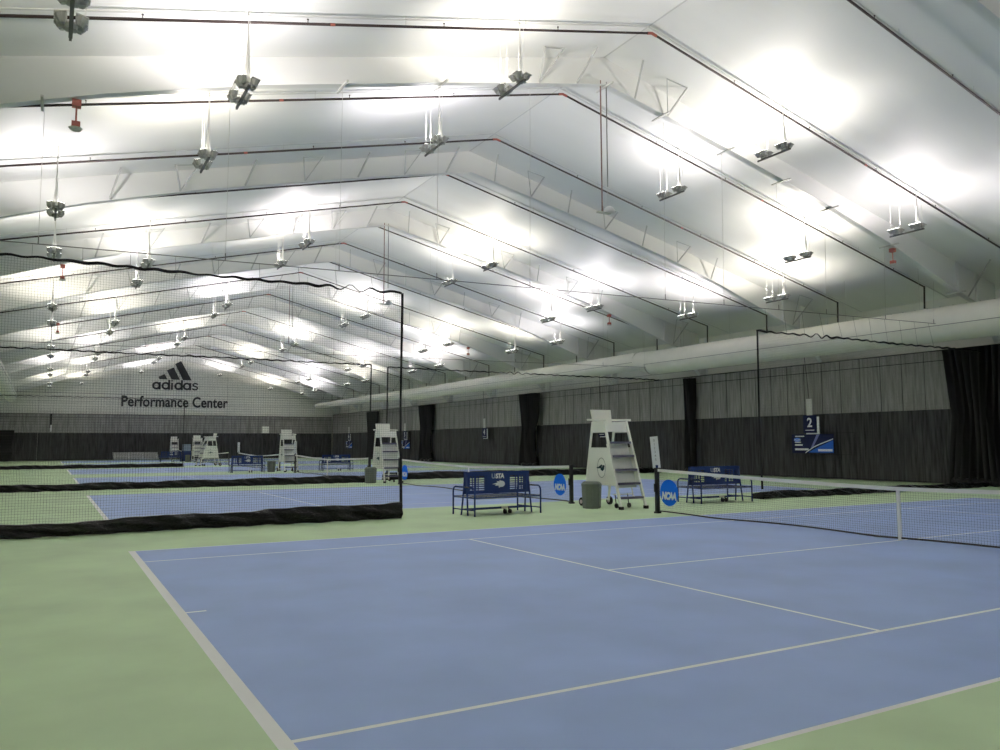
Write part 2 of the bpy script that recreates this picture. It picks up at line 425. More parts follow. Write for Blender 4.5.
# ------------------------------------------------------------------ curtains on the walls
def folds(seed, n=10):
    r = random.Random(seed); return [(r.uniform(.6, 5.5), r.uniform(0, 6.3), r.uniform(.3, 1)) for _ in range(n)]
def wav(u, fs, z, amp):
    a = sum(math.sin(u * f + p + z * .10 * p) * w for f, p, w in fs); b = sum(math.sin(u * f * 2.7 + p) * w for f, p, w in fs[:5])
    return amp * (a / 3.2 + .35 * b / 2)
def backdrop(name, label, p0, p1, nrm, seed, amp=.045, top=5.5, grp=None, ztop2=None):
    """p0->p1 along the wall, nrm the direction into the hall"""
    t = thing(name, label, 'curtain', (p0[0], p0[1], 0), 0, grp)
    d = Vector((p1[0] - p0[0], p1[1] - p0[1], 0)); ln = d.length; d.normalize(); n = Vector((*nrm, 0)); fs = folds(seed); nu = int(ln / .13)
    def lower(u, v):
        z = .03 + v * 3.02; return d * (u * ln) + n * (.05 + wav(u * ln, fs, z, amp) + .02) + Vector((0, 0, z))
    def upper(u, v):
        z = 3.0 + v * (top - 3.0); return d * (u * ln) + n * (wav(u * ln, fs, z, amp * .35)) + Vector((0, 0, z))
    def solid(m, fn, nv):
        m.grid(fn, nu, nv); m.grid(lambda u, v: Vector(fn(u, v)) - n * .012, nu, nv)
        for v in (0, 1):
            m.grid(lambda u, w, v=v: Vector(fn(u, v)) - n * .012 * w, nu, 1)
    a = MB(); solid(a, lower, 8); a.build('lower_curtain', M['black'], t, smooth=True)
    b = MB(); solid(b, upper, 4); b.build('upper_mesh', M['charcoal'], t, smooth=True)
    MB().tube([Vector((0, 0, top)) + n * .02, d * ln + Vector((0, 0, top)) + n * .02], .022, 6).tube([Vector((0, 0, top - .42)) + n * .035, d * ln + Vector((0, 0, top - .42)) + n * .035], .014, 5).build('top_cord', M['fold'], t)
    # sewn seams and patches
    r = random.Random(seed + 50); sm = MB(); y = .8
    while y < ln - .4:
        q = d * y + n * .03; sm.box((q.x, q.y, (3.05 + top) / 2), (.014, .014, top - 3.07)); y += 1.02
    sm.build('seam', M['fold'], t)
    pm = MB(); u = ln * (.28 + .1 * r.random()); w, h, zb = 1.9, 1.0, 1.15
    for a_, b_ in (((u, zb), (u + w, zb)), ((u, zb + h), (u + w, zb + h)), ((u, zb), (u, zb + h)), ((u + w, zb), (u + w, zb + h))):
        pm.tube([d * a_[0] + n * .24 + Vector((0, 0, a_[1])), d * b_[0] + n * .24 + Vector((0, 0, b_[1]))], .012, 4)
    pm.build('patch_edge', M['fold'], t)
    return t
cx = 30.72
names = ['beside the near divider net', 'behind the first umpire chair and the court 2 sign', 'behind the third court', 'around the court 4 sign', 'around the court 5 sign', 'at the far right end']
bnd = [YB + 1, 13.9, 30.4, 47.2, 66.0, 80.6, YF - .3]
for i in range(6):
    backdrop('backdrop_curtain', 'black and charcoal backdrop curtain on the right wall ' + ['nearest the camera', 'behind the sign with number 2', 'behind the nearest umpire chair', 'behind the sign with number 4', 'behind the sign with number 5', 'farthest from the camera'][i],
             (cx, bnd[i] + .01), (cx, bnd[i + 1] - .01), (-1, 0), 11 + i, .10, 5.48, 'backdrop curtains along the right wall')
fb = [(XL + .4, -2.2, 'left'), (-2.19, 11.2, 'middle left'), (11.21, 30.58, 'right')]
for i, (a, b, w) in enumerate(fb):
    backdrop('backdrop_curtain', 'black and charcoal backdrop curtain on the far wall, ' + ['left end', 'below the lettering', 'right half'][i], (a, YF - .35), (b, YF - .35), (0, -1), 31 + i, .10, 5.15, 'backdrop curtains along the far wall')
def gathered(label, x, y, ly, lx, n, top, seed, drape=0.0):
    """bundle of drawn divider netting hanging at the wall"""
    t = thing('gathered_curtain', label, 'curtain', (x, y, 0), 0, 'drawn divider curtains bunched at the walls')
    r = random.Random(seed); m = MB(); nn = n * 10; ph = [r.uniform(.6, 1.5) for _ in range(n + 2)]
    def fn(u, v):
        z = .05 + v * (top - .05); k_ = u * n; i = int(k_)
        a = math.sin(k_ * 2 * PI) * lx * .5 * (.55 + .45 * ph[i % (n + 2)])
        sag = drape * math.sin(min(1, v * 1.6) * PI) * (1 - u)
        pin = .75 + .25 * abs(2 * v - 1)
        return Vector((a * pin, (u - .5) * ly * pin + sag + .05 * math.sin(k_ * 5 + z), z))
    m.grid(fn, nn, 12); m.grid(lambda u, v: Vector(fn(u, v)) + Vector((0.008, .016, 0)), nn, 12)
    m.build('netting_folds', M['fold'], t, smooth=True)
    b = MB()
    b.grid(lambda u, v: Vector((math.cos(v * 2 * PI) * (lx * .42 + .05 * math.sin(u * 17)), (u - .5) * ly * .9, .16 + math.sin(v * 2 * PI) * (.14 + .03 * math.sin(u * 23)))), 20, 12)
    b.build('bunched_skirt', M['vinyl'], t, smooth=True)
    return t
gathered('tall black bunch of drawn divider curtain at the right edge', 30.2, 14.2, 2.9, .40, 10, 5.42, 1)
gathered('narrow black bunched curtain between the number 2 sign and the nearest umpire chair', 30.3, 30.45, .75, .4, 4, 5.35, 2)
gathered('wide draped black curtain bunch on the right wall past the third court', 30.15, 47.4, 2.4, .5, 8, 5.45, 3, .6)
gathered('draped curtain bunch on the right wall beyond the number 4 sign', 30.2, 66.2, 2.8, .5, 7, 5.4, 4, .7)
gathered('farthest black curtain bunch by the far right corner', 30.2, 80.8, 2.6, .5, 6, 5.3, 5, .4)
gathered('low black curtain bunch on the far wall at the left', -5.2, YF - 1.0, .6, 1.6, 5, 3.3, 6)
MB().box((0, 0, 0), (.32, .10, 1.35))
t = thing('wall_bracket', 'dark slim bracket with pale tab high on the far wall curtain', 'bracket', (-1.0, YF - .62, 0))
MB().box((0, .02, 4.35), (.22, .14, 1.5)).build('post', M['fold'], t); MB().box((.05, -.06, 3.55), (.14, .04, .7)).build('tab', M['logow'], t)
t = thing('wall_sign', 'small pale square sign on the far curtain above the second trash bins', 'sign', (22.1, YF - .62, 3.5))
MB().box((0, 0, 0), (.85, .05, .85)).build('panel', M['wallw'], t); MB().box((0, -.03, 0), (.7, .02, .7)).build('face', M['ump'], t)

# ------------------------------------------------------------------ divider curtains
def divider(label, x0, x1, y, cell, sr, skh0, skh1, lead, ztop=5.25, seed=0, ties=True):
    t = thing('divider_net', label, 'net', (0, y, 0), 0, 'divider nets between the courts')
    r = random.Random(seed); f1, f2 = r.uniform(.8, 1.1), r.uniform(2, 2.6)
    yo = lambda x: .05 * math.sin(x * f1) + .02 * math.sin(x * f2 * 2)
    skh = lambda x: skh0 + (skh1 - skh0) * (x - x0) / (x1 - x0) + .02 * math.sin(x * 2.1)
    m = MB(); n = int((x1 - x0) / cell)
    for i in range(n + 1):
        x = x0 + (x1 - x0) * i / n; m.tube([(x, yo(x), skh(x) - .03), (x, yo(x), ztop)], sr, 3, 0, False)
    nz = int((ztop - .25) / cell); segs = max(2, int((x1 - x0) / .65))
    for j in range(nz + 1):
        z = .25 + (ztop - .25) * j / nz
        m.tube([(x0 + (x1 - x0) * s / segs, yo(x0 + (x1 - x0) * s / segs), z) for s in range(segs + 1)], sr, 3, 0, False)
    tag(m.build('netting', M['netting'], t), kind=None)
    # rope with gathered net wrapped along it
    rp = MB(); pts = []; rs = []; x = x0; i = 0
    while x < x1 + .01:
        fl_ = math.exp(-((x - {1: 4.75, 2: 20.5, 4: 20}.get(seed, 99)) / .55) ** 2); pts.append((x, yo(x) + .01 * math.sin(i * 1.3), ztop + (.014 + .06 * fl_) * math.sin(i * PI / 3))); rs.append(.030 - .014 * fl_ + .008 * math.sin(x * 2.9) * math.sin(x * 1.1)); x += .085; i += 1
    rp.tube(pts, rs, 6); rp.build('top_rope', M['fold'], t, smooth=True)
    # vinyl skirt
    sk = MB(); nu = int((x1 - x0) / .07)
    ph = [(r.uniform(3, 14), r.uniform(0, 6), r.uniform(.2, 1)) for _ in range(9)]
    def fn(u, v):
        x = x0 + u * (x1 - x0); h = skh(x)
        w = sum(math.sin(x * f + p + v * (2 + p)) * a for f, p, a in ph) * .020 + .018 * math.sin(x * 23 + v * 9) * math.sin(x * 1.7 + v * 3)
        bulge = .05 * math.sin(v * PI) + .02 * math.sin(v * 11 + x * 4)
        return Vector((x, yo(x) - bulge + w, .012 + v * h + .006 * math.sin(x * 9)))
    sk.grid(fn, nu, 11); sk.grid(lambda u, v: Vector(fn(u, v)) + Vector((0, .10 + .03 * math.sin(u * 90), 0)), nu, 7)
    sk.grid(lambda u, v: Vector(fn(u, 1)) + Vector((0, (.10 + .03 * math.sin(u * 90)) * v, 0)), nu, 1)
    sk.grid(lambda u, v: Vector(fn(u, 0)) + Vector((0, (.10 + .03 * math.sin(u * 90)) * v, 0)), nu, 1)
    sk.build('skirt', M['vinyl'], t, smooth=True)
    # gathered leading edge
    xe = x1 if lead > 0 else x0
    MB().tube([(xe, 0, .3), (xe - .02, .02, 2.5), (xe, 0, ztop)], [.035, .025, .03], 6).build('leading_edge', M['fold'], t)
    e = MB(); h = skh(xe)
    e.grid(lambda u, v: Vector((xe + lead * (.12 * math.sin(u * PI * .5)) * (1 - .3 * v), -.05 + u * .40, .01 + v * h * (1.08 - .35 * u))), 6, 5)
    e.grid(lambda u, v: Vector((xe + lead * (.12 * math.sin(u * PI * .5) - .02) * (1 - .3 * v), -.05 + u * .38, .01 + v * h * (1.08 - .35 * u))), 6, 5)
    e.build('folded_skirt_end', M['vinyl'], t, smooth=True)
    if ties:
        x = x0 + .5; c0 = None
        while x < min(x1 - .6, 27.1):
            MB().tube([(x, yo(x), ztop), (x, .12, cab_z(x) - .0)], .0045, 4).build('tie_cord', M['cable'], t)
            x += .85
    return t
def cab_z(x): return 5.55 + .018 * (x + 2)
divider('black divider net left of the nearest umpire chair, skirt bunched at its right end', XL + .4, 5.95, 13.9, .05, .0016, .15, .37, 1, 5.26, 1)
divider('black divider net right of the first net post, reaching the right wall', 17.75, 29.9, 13.9, .05, .0015, .21, .18, -1, 5.17, 2)
divider('long black divider net between the second and third courts, left length', XL + .4, 11.42, 30.7, .10, .0019, .22, .32, 1, 5.29, 3, False)
divider('black divider net between the second and third courts, right length', 12.85, 29.8, 32.3, .10, .0019, .34, .30, -1, 5.38, 4, False)
divider('farthest black divider net with its skirt ending below the far umpire chairs', XL + .4, 7.9, 62.1, .16, .003, .26, .28, 1, 5.2, 5, False)
def support_cable(y, label, rods, zf):
    t = thing('support_cable', label, 'cable', (0, y, 0))
    xs_ = [-3.3 + 30.5 * i / 16 for i in range(17)]; rods = [-3.2] + [q for q in rods if q < 27] + [27.1]
    MB().tube([(x, .12, zf(x)) for x in xs_], .011, 5).build('wire_rope', M['cable'], t)
    for x in rods:
        d = abs(x - RX); MB().tube([(x, .12, zf(x)), (x, .05, flange_z(d) - .03)], .0055, 4).build('drop_rod', M['rod'], t)
        MB().tube([(x, .12, zf(x)), (x, .12, zf(x) + .16)], .012, 5).build('turnbuckle', M['cable'], t)
support_cable(13.9, 'thin steel cable strung across the hall above the nearest divider nets', (-1.51, 1.94, 4.44, 6.9, 9.57, 14.17, 16.49, 18.88, 21.16, 24.27, 28.16), cab_z)
support_cable(30.35, 'thin steel cable strung across the hall above the second divider nets', (-1.5, 4.4, 9.6, 14.2, 18.9, 24.3), lambda x: 5.5 + .012 * (x + 2))
support_cable(62.1, 'thin steel cable strung across the hall above the farthest divider net', (-1.5, 9.6, 18.9), lambda x: 5.5)

# ------------------------------------------------------------------ tennis nets
def net_top(u): return .914 + (1.07 - .914) * (abs(u) / 6.4) ** 1.3
def make_net():
    t = thing('tennis_net', 'x', 'net')
    for s in (-1, 1):
        p = MB(); y = s * 6.4
        p.box((0, y, .54), (.085, .085, 1.08)); p.box((0, y, 1.09), (.10, .10, .03)); p.box((0, y, .02), (.13, .13, .04)); p.box((-.06, y, .62), (.05, .05, .20))
        p.build('post', M['post'], t)
    m = MB(); n = 270
    for i in range(n + 1):
        u = -6.33 + 12.66 * i / n; m.tube([(0, u, .05), (0, u, net_top(u))], .0016, 3, 0, False)
    for j in range(22):
        f = j / 21.0; m.tube([(0, u_, .05 + (net_top(u_) - .05) * f) for u_ in [-6.33 + 12.66 * i / 12 for i in range(13)]], .0016, 3, 0, False)
    m.build('netting', M['netting'], t)
    b = MB(); N = 24
    for i in range(N):
        a, c = -6.36 + 12.72 * i / N, -6.36 + 12.72 * (i + 1) / N
        b.prism([(-.014, a, net_top(a) + .012), (-.014, c, net_top(c) + .012), (-.014, c, net_top(c) - .055), (-.014, a, net_top(a) - .055)], (.028, 0, 0))
    b.build('headband', M['tape'], t)
    MB().box((0, 0, .46), (.034, .055, .92)).build('centre_strap', M['tape'], t)
    w = MB(); pts = [(0.01 * math.sin(i), -6.33 + 12.66 * i / 30, .028 + (.035 * abs(math.sin(i * .33 + 1)))) for i in range(31)]
    w.tube(pts, .018, 6); w.build('bottom_band', M['post'], t)
    return t
net0 = make_net()
for n in range(6):
    o = net0 if n == 0 else copy_tree(net0)
    o.location = (L / 2, Wd / 2 + n * PITCH, 0)
    o['label'] = 'white taped black tennis net across the %s blue court from the camera' % ORD[n]; o['group'] = 'tennis nets of the six courts'
# discs
def net_disc(y, label):
    t = thing('net_disc', label, 'sign', (L / 2 - .035, y, .52), 0, 'blue discs hung on the nets')
    MB().tube([(-.006, 0, 0), (.006, 0, 0)], .315, 40).build('disc', M['disc'], t)
    text_obj('NCAA', .235, 'lettering', M['logow'], t, face_mx((-.011, .0, -.085), (0, -1, 0), (0, 0, 1)), .003, .014, .22, .80, .90)
net_disc(11.42, 'round blue disc lettered in white on the nearest net beside its post')
net_disc(16.12, 'round blue disc lettered in white on the second net left of the umpire chair')
net_disc(27.75, 'round blue disc at the far end of the second net by the divider edge')
# score boards
def score_board(y, label, lean, h=.78):
    t = thing('score_board', label, 'scoreboard', (L / 2, y, 1.1), 0, 'tall white score boards on net posts')
    r = Matrix.Rotation(lean, 3, 'X') @ Matrix.Rotation(math.radians(38), 3, 'Z')
    MB().box(r @ Vector((0, 0, h / 2 + .0)), (.03, .19, h), 0, r).build('board', M['logow'], t)
    MB().box((0, 0, .03), (.05, .07, .09)).build('clamp', M['navy'], t)
    for i, c in enumerate('012345'):
        mw = (r.to_4x4() @ face_mx((-.017, .0, h - .10 - i * .095), (0, -1, 0), (0, 0, 1)))
        text_obj(c, .085, 'digit', M['ringg'], t, mw, .001, .001)
score_board(11.885, 'white score board on the post between the nearest umpire chair and the blue bench', math.radians(-7))
score_board(2 * PITCH + 11.885, 'white score board just right of the third umpire chair', 0)
score_board(3 * PITCH + 11.885, 'white score board above the left blue bench of the third court', 0)

# ------------------------------------------------------------------ umpire chairs
def make_chair():
    t = thing('umpire_chair', 'x', 'umpire chair')
    ft, tp = (-.87, 0.06), (-.16, 2.30)      # front leg: y,z at foot and top
    def fy(z): return ft[0] + (tp[0] - ft[0]) * (z - ft[1]) / (tp[1] - ft[1])
    def hw(z): return .410 - .040 * z / 2.3
    for s in (-1, 1):
        l = MB(); l.tube([(s * hw(0), fy(.06), .06), (s * hw(2.3), fy(2.3), 2.30)], .042, 4)
        lo = l.build('front_leg', M['ump'], t)
        MB().box((s * hw(0), fy(.05) - .01, .04), (.09, .11, .08)).build('rubber_foot', M['rubber'], lo)
        MB().tube([(s * hw(2.2), .36, 2.3), (s * hw(.6), .64, .62), (s * hw(.2), .72, .12)], .034, 4).build('rear_leg', M['ump'], t)
        x = s * (hw(1) + .0)
        p = MB(); pa = [(x, fy(.60), .60), (x, .66, .60), (x, .48, 1.60), (x, fy(1.60), 1.60)]
        p.prism([Vector(q) - Vector((.009, 0, 0)) for q in pa], (.018, 0, 0))
        po = p.build('side_panel', M['ump'], t)
        # emblem ring and mark on the panel
        e = MB(); cx_, cy_, cz_ = x + s * .014, -.06, 1.06; N = 32
        for i in range(N):
            a, b = 2 * PI * i / N, 2 * PI * (i + 1) / N
            q = [(cx_, cy_ + math.cos(w_) * .185 * k_, cz_ + math.sin(w_) * .27 * k_) for w_, k_ in ((a, 1), (b, 1), (b, .93), (a, .93))]
            e.prism(q, (s * .004, 0, 0))
        e.build('emblem_ring', M['ringg'], po)
        g = MB()
        for dy, dz, a_, b_ in ((.13, .0, .09, .02), (.06, .02, .06, .035), (0, .055, .05, .03), (-.01, -.035, .05, .035), (-.08, .0, .045, .06), (-.10, .045, .04, .03), (.02, 0, .12, .018), (-.04, -.06, .03, .03)):
            q = [(cx_, cy_ + dy + math.cos(w_) * a_, cz_ + dz + math.sin(w_) * b_) for w_ in [2 * PI * i / 7 + dy * 9 for i in range(7)]]
            g.prism(q, (s * .005, 0, 0))
        g.build('emblem', M['teal'], po)
        ap = MB(); pa = [(x, fy(2.0), 2.0), (x, .41, 2.0), (x, .37, 2.30), (x, fy(2.3), 2.30)]
        ap.prism([Vector(q) - Vector((.009, 0, 0)) for q in pa], (.018, 0, 0)); ap.build('upper_panel', M['ump'], t)
        a = MB(); a.tube([(s * .40, fy(2.3) - .14, 2.335), (s * .40, .0, 2.345), (s * .40, .56, 2.36)], .032, 6); a.build('armrest', M['ump'], t)
    for i, z in enumerate((.29, .65, 1.01, 1.37, 1.73)):
        w = 2 * hw(z) - .06
        MB().box((0, fy(z) + .05, z), (w, .20, .055)).build('step', M['tread'], t)
    for z0, z1 in ((.54, .62), (.68, .98), (1.04, 1.34), (1.40, 1.70)):
        pa = [(-hw(1) + .04, fy(z0) + .13, z0), (hw(1) - .04, fy(z0) + .13, z0), (hw(1) - .04, fy(z1) + .13, z1), (-hw(1) + .04, fy(z1) + .13, z1)]
        MB().prism(pa, (0, .014, 0)).build('riser_panel', M['ump'], t)
    pa = [(-hw(2) + .03, fy(2.02) + .02, 2.02), (hw(2) - .03, fy(2.02) + .02, 2.02), (hw(2) - .03, fy(2.28) + .02, 2.28), (-hw(2) + .03, fy(2.28) + .02, 2.28)]
    MB().prism(pa, (0, .014, 0)).build('front_apron', M['ump'], t)
    MB().box((0, .12, 2.06), (.72, .46, .05)).build('seat', M['ump'], t)
    MB().prism([(-.32, .40, 2.25), (.32, .40, 2.25), (.345, .48, 2.64), (-.345, .48, 2.64)], (0, .03, 0)).build('backrest', M['ump'], t)
    # rear cross bars, axle, wheels and casters
    MB().tube([(-.40, .64, .62), (.40, .64, .62)], .022, 6).tube([(-.42, .70, .16), (.42, .70, .16)], .02, 6).tube([(-.38, .58, .98), (.38, .58, .98)], .018, 6).build('rear_rail', M['ump'], t)
    for s in (-1, 1):
        w = MB().tube([(s * .44, .76, .115), (s * .50, .76, .115)], .115, 20).build('wheel', M['rubber'], t)
        MB().tube([(s * .425, .76, .115), (s * .515, .76, .115)], .055, 14).build('wheel_hub', M['hub'], w)
    for x in (-.20, .22):
        c = MB().tube([(x - .02, -.42, .065), (x + .02, -.42, .065)], .065, 16); c.tube([(x, -.40, .12), (x, -.36, .38)], .012, 5)
        c.build('caster', M['rubber'], t)
    MB().tube([(-.3, -.40, .36), (.34, -.40, .36)], .014, 5).build('caster_bar', M['ump'], t)
    MB().tube([(.40, fy(1.12), 1.12), (.45, fy(1.12) + .16, 1.15), (.47, fy(1.05) + .42, 1.12), (.47, fy(.9) + .46, .95), (.45, fy(.4) + .46, .30), (.43, fy(.3) + .05, .22)], .020, 6).build('side_handle', M['ump'], t)
    return t
ch0 = make_chair()
for i, (x, y, rz, lab) in enumerate([
        (12.14, 14.0, 0, 'white umpire chair nearest the camera, beside the first net post'),
        (12.14, 14.0 + PITCH + .1, 0, 'white umpire chair right of the divider skirt end, second from the camera'),
        (12.0, 14.0 + 2 * PITCH, 0, 'white umpire chair with a score board at its right side, third from camera'),
        (10.2, 64.6, math.radians(-78), 'white umpire chair turned side on, with its broad panel towards the camera'),
        (11.72, 80.2, 0, 'white umpire chair half hidden just left of the side-on chair'),
        (11.55, 95.45, 0, 'white umpire chair farthest away, behind a blue bench')]):
    o = ch0 if i == 0 else copy_tree(ch0)
    o.location = (x, y, 0); o.rotation_euler = (0, 0, rz); o['label'] = lab; o['group'] = 'white umpire chairs'

# ------------------------------------------------------------------ double benches
def grid_panel(m, xs_, zs_, hole, y, th):
    for i in range(len(xs_) - 1):
        for j in range(len(zs_) - 1):
            if not hole(i, j): m.bb((xs_[i], y - th / 2, zs_[j]), (xs_[i + 1], y + th / 2, zs_[j + 1]))
def make_bench():
    t = thing('courtside_bench', 'x', 'bench')
    for s in (-1, 1):
        for f in (-1, 1):
            x = s * .96
            MB().tube([(x, f * .50, 0), (x, f * .50, .56), (x, f * .485, .62), (x, f * .445, .66), (x, f * .39, .675), (x, f * .06, .675)], .021, 8).build('arm_leg', M['navy'], t, smooth=True)
            MB().tube([(s * .94, f * .15, 0), (s * .92, f * .09, .5), (s * .90, f * .04, 1.02)], .021, 8).build('back_leg', M['navy'], t, smooth=True)
        MB().tube([(s * .96, -.50, .14), (s * .96, .50, .14)], .015, 6).tube([(s * .96, -.50, .43), (s * .96, .50, .43)], .018, 6).build('side_rail', M['navy'], t)
    for f in (-1, 1):
        m = MB(); m.bb((-.93, min(f * .08, f * .49), .425), (.93, max(f * .08, f * .49), .44)); m.tube([(-.96, f * .495, .43), (.96, f * .495, .43)], .024, 8)
        m.build('seat', M['seatm'], t)
        MB().tube([(-.96, f * .13, .14), (.96, f * .13, .14)], .016, 6).build('stretcher', M['navy'], t)
        p = MB(); xs_ = [-.92, -.80, -.74, -.68, -.50, -.47, -.29, -.26, -.20, .20, .26, .29, .47, .50, .68, .74, .80, .92]
        xs_ = [-.93, -.70, -.66, -.54, -.51, -.41, -.38, -.27, -.22, .22, .27, .38, .41, .51, .54, .66, .70, .93]
        xs_ = [-.93, -.84, -.82, -.70, -.675, -.60, -.575, -.34, .34, .575, .60, .675, .70, .82, .84, .93]
        zs_ = [.50]
        for j in range(7): zs_ += [.58 + .053 * j, .58 + .053 * j + .035]
        zs_ = sorted(set(round(z, 3) for z in zs_)) + [1.03]
        holecols = {2, 4, 6, 8, 10, 12}
        grid_panel(p, xs_, zs_, lambda i, j: i in holecols and j % 2 == 1, f * .055, .014)
        po = p.build('backrest', M['navy'], t)
        yy = f * .066; rt = (-f, 0, 0)  # text reads from the f side
        mw = face_mx((0.0, yy, .90), (1, 0, 0) if f < 0 else (-1, 0, 0), (0, 0, 1))
        d = 1 if f < 0 else -1
        text_obj('U', .16, 'letter', M['logog'], po, face_mx((-.15 * d, yy, .915), (d, 0, 0), (0, 0, 1)), .002, .006)
        text_obj('STA', .16, 'lettering', M['logow'], po, face_mx((.035 * d, yy, .915), (d, 0, 0), (0, 0, 1)), .002, .006, .1, .95, .9)
        b = MB(); cxx, cz = .09 * d, .725
        b.prism([(cxx + .095 * math.cos(a), yy, cz + .075 * math.sin(a)) for a in [2 * PI * i / 18 for i in range(18)]], (0, f * .004, 0))
        fl_ = [(.02, .075), (-.05, .09), (-.03, .06), (-.13, .07), (-.10, .035), (-.26, .0), (-.14, -.01), (-.18, -.04), (-.07, -.04), (-.06, -.095), (.0, -.06), (.05, -.07)]
        b.prism([(cxx + (q[0] - .02) * d, yy + f * .0005, cz + q[1]) for q in fl_], (0, f * .0035, 0))
        b.build('ball_decal', M['logow'], po)
    for x in (.10, .24):
        c = MB().tube([(x - .025, -.20, .06), (x + .025, -.20, .06)], .055, 14); c.tube([(x, -.19, .08), (x, -.13, .15)], .018, 6); c.build('caster', M['rubber'], t)
    MB().box((.12, -.15, .15), (.16, .05, .05)).build('caster_bracket', M['rod'], t)
    return t
be0 = make_bench()
for i, (x, y, rz, lab) in enumerate([
        (8.50, 13.9, math.radians(4), 'navy double bench left of the nearest umpire chair, its slotted back fully in view'),
        (15.84, 13.95, math.radians(-2), 'navy double bench seen through the nearest net, right of its post'),
        (9.45, 13.75 + 2 * PITCH, 0, 'navy double bench between the side-on umpire chair and the third chair'),
        (15.05, 13.75 + 2 * PITCH, 0, 'navy double bench in front of the far curtain right of the third umpire chair'),
        (9.55, 82.2, 0, 'farthest navy bench, below the distant umpire chair')]):
    o = be0 if i == 0 else copy_tree(be0)
    o.location = (x, y, 0); o.rotation_euler = (0, 0, rz); o['label'] = lab; o['group'] = 'navy double benches beside the courts'

# ------------------------------------------------------------------ trash cans
def make_bin():
    t = thing('trash_can', 'x', 'trash can')
    b = MB(); b.tube([(0, 0, 0), (0, 0, .03), (0, 0, .60)], [.225, .235, .255], 8)
    smo = b.build('body', M['bin'], t)
    for i in range(8):
        a = 2 * PI * (i + .5) / 8; MB()
    rb = MB()
    for i in range(8):
        a = 2 * PI * i / 8; rb.tube([(.234 * math.cos(a), .234 * math.sin(a), .02), (.256 * math.cos(a), .256 * math.sin(a), .60)], .009, 4)
    rb.build('corner_rib', M['bin'], t)
    MB().tube([(0, 0, .59), (0, 0, .64), (0, 0, .665), (0, 0, .70)], [.272, .272, .25, .21], 8).build('lid', M['bin'], t)
    MB().box((0, -.262, .55), (.14, .02, .025)).build('handle', M['bin'], t)
    return t
bn0 = make_bin()
for i, (x, y, lab) in enumerate([(11.41, 13.96, 'grey green octagonal trash can in front of the nearest umpire chair'),
        (11.22, 30.1, 'grey trash can left of the second umpire chair'), (10.95, 46.9, 'grey trash can left of the third umpire chair'),
        (10.95, 81.0, 'small grey trash can between the two distant umpire chairs')]):
    o = bn0 if i == 0 else copy_tree(bn0)
    o.location = (x, y, 0); o.rotation_euler = (0, 0, .25); o['label'] = lab; o['group'] = 'trash cans beside the umpire chairs'

# ------------------------------------------------------------------ wall signs
def court_sign(y, num, banner, label):
    x = 30.25
    t = thing('court_number_sign', label, 'sign', (x, y, 2.16), 0, 'court number signs on the right wall')
    r, u = (0, -1, 0), (0, 0, 1)   # seen from inside the hall
    W_, H_ = .74, .84
    MB().bb((.02, -.12 - W_ / 2, -.06), (.045, -.12 + W_ / 2, H_ - .08)).build('backing_board', M['logow'], t)
    f = MB().bb((-.02, -W_ / 2, .0), (.02, W_ / 2, H_)).build('face', M['banner'], t)
    text_obj(num, .60, 'number', M['logow'], t, face_mx((-.024, 0, .47), r, u), .003, .014)
    MB().box((-.024, 0, .13), (.006, .5, .035)).build('underline', M['logow'], t)
    MB().bb((-.02, -.16, H_), (.02, .16, H_ + .78)).build('bracket_plate', M['rod'], t)
    MB().tube([(0, 0, H_ + .7), (.02, .25, 4.2)], .012, 5).build('hanging_strap', M['fold'], t)
    if banner:
        s = thing('banner_sign', 'navy and blue banner hanging under the number %s sign' % num, 'banner', (x - .02, y - .12, 1.20), 0, 'banners under the court number signs')
        w, h = 2.35, .90
        MB().bb((-.01, -w / 2, 0), (.01, w / 2, h)).build('banner_cloth', M['banner'], s)
        X = -.014
        MB().prism([(X, -w / 2 + .02, .04), (X, .25, .04), (X, -.15, .22), (X, -w / 2 + .02, .62)], (-.003, 0, 0)).build('blue_field', M['banblue'], s)
        MB().prism([(X, .10, .25), (X, -.02, .25), (X, -.42, .88), (X, -.26, .88)], (-.002, 0, 0)).build('violet_stripe', M['banpale'], s)
        q = [(.40, .02), (.15, .16), (-.1, .30), (-.5, .45), (-w / 2 + .02, .66)]
        MB().prism([(X - .003, a, b + .03) for a, b in q] + [(X - .003, a, b - .015) for a, b in reversed(q)], (-.003, 0, 0)).build('white_curve', M['logow'], s)
        for a, b, z, hh in ((.98, .45, .78, .05), (1.0, .55, .36, .07), (1.0, .65, .50, .05), (1.0, .22, .14, .09), (-.32, -1.1, .10, .10)):
            MB().bb((X - .006, min(a, b), z), (X - .001, max(a, b), z + hh)).build('text_line', M['logow'], s)
        MB().prism([(X, .86 + .2 * math.cos(a_), .64 + .10 * math.sin(a_)) for a_ in [2 * PI * i / 16 for i in range(16)]], (-.003, 0, 0)).build('blue_oval', M['disc'], s)
        text_obj('NCAA', .13, 'lettering', M['logow'], s, face_mx((X - .005, .86, .64), r, u), .001, .003, .2)
court_sign(22.25, '2', True, 'navy sign with a white number 2 on the right wall curtain')
court_sign(38.6, '3', False, 'navy sign with number 3 on the right wall, behind the nearest umpire chair')
court_sign(54.7, '4', False, 'navy sign with a small white number 4 farther along the wall')
court_sign(71.6, '5', True, 'distant navy sign with number 5 right of the second umpire chair')
court_sign(88.9, '6', True, 'farthest navy sign with number 6 near the far corner')

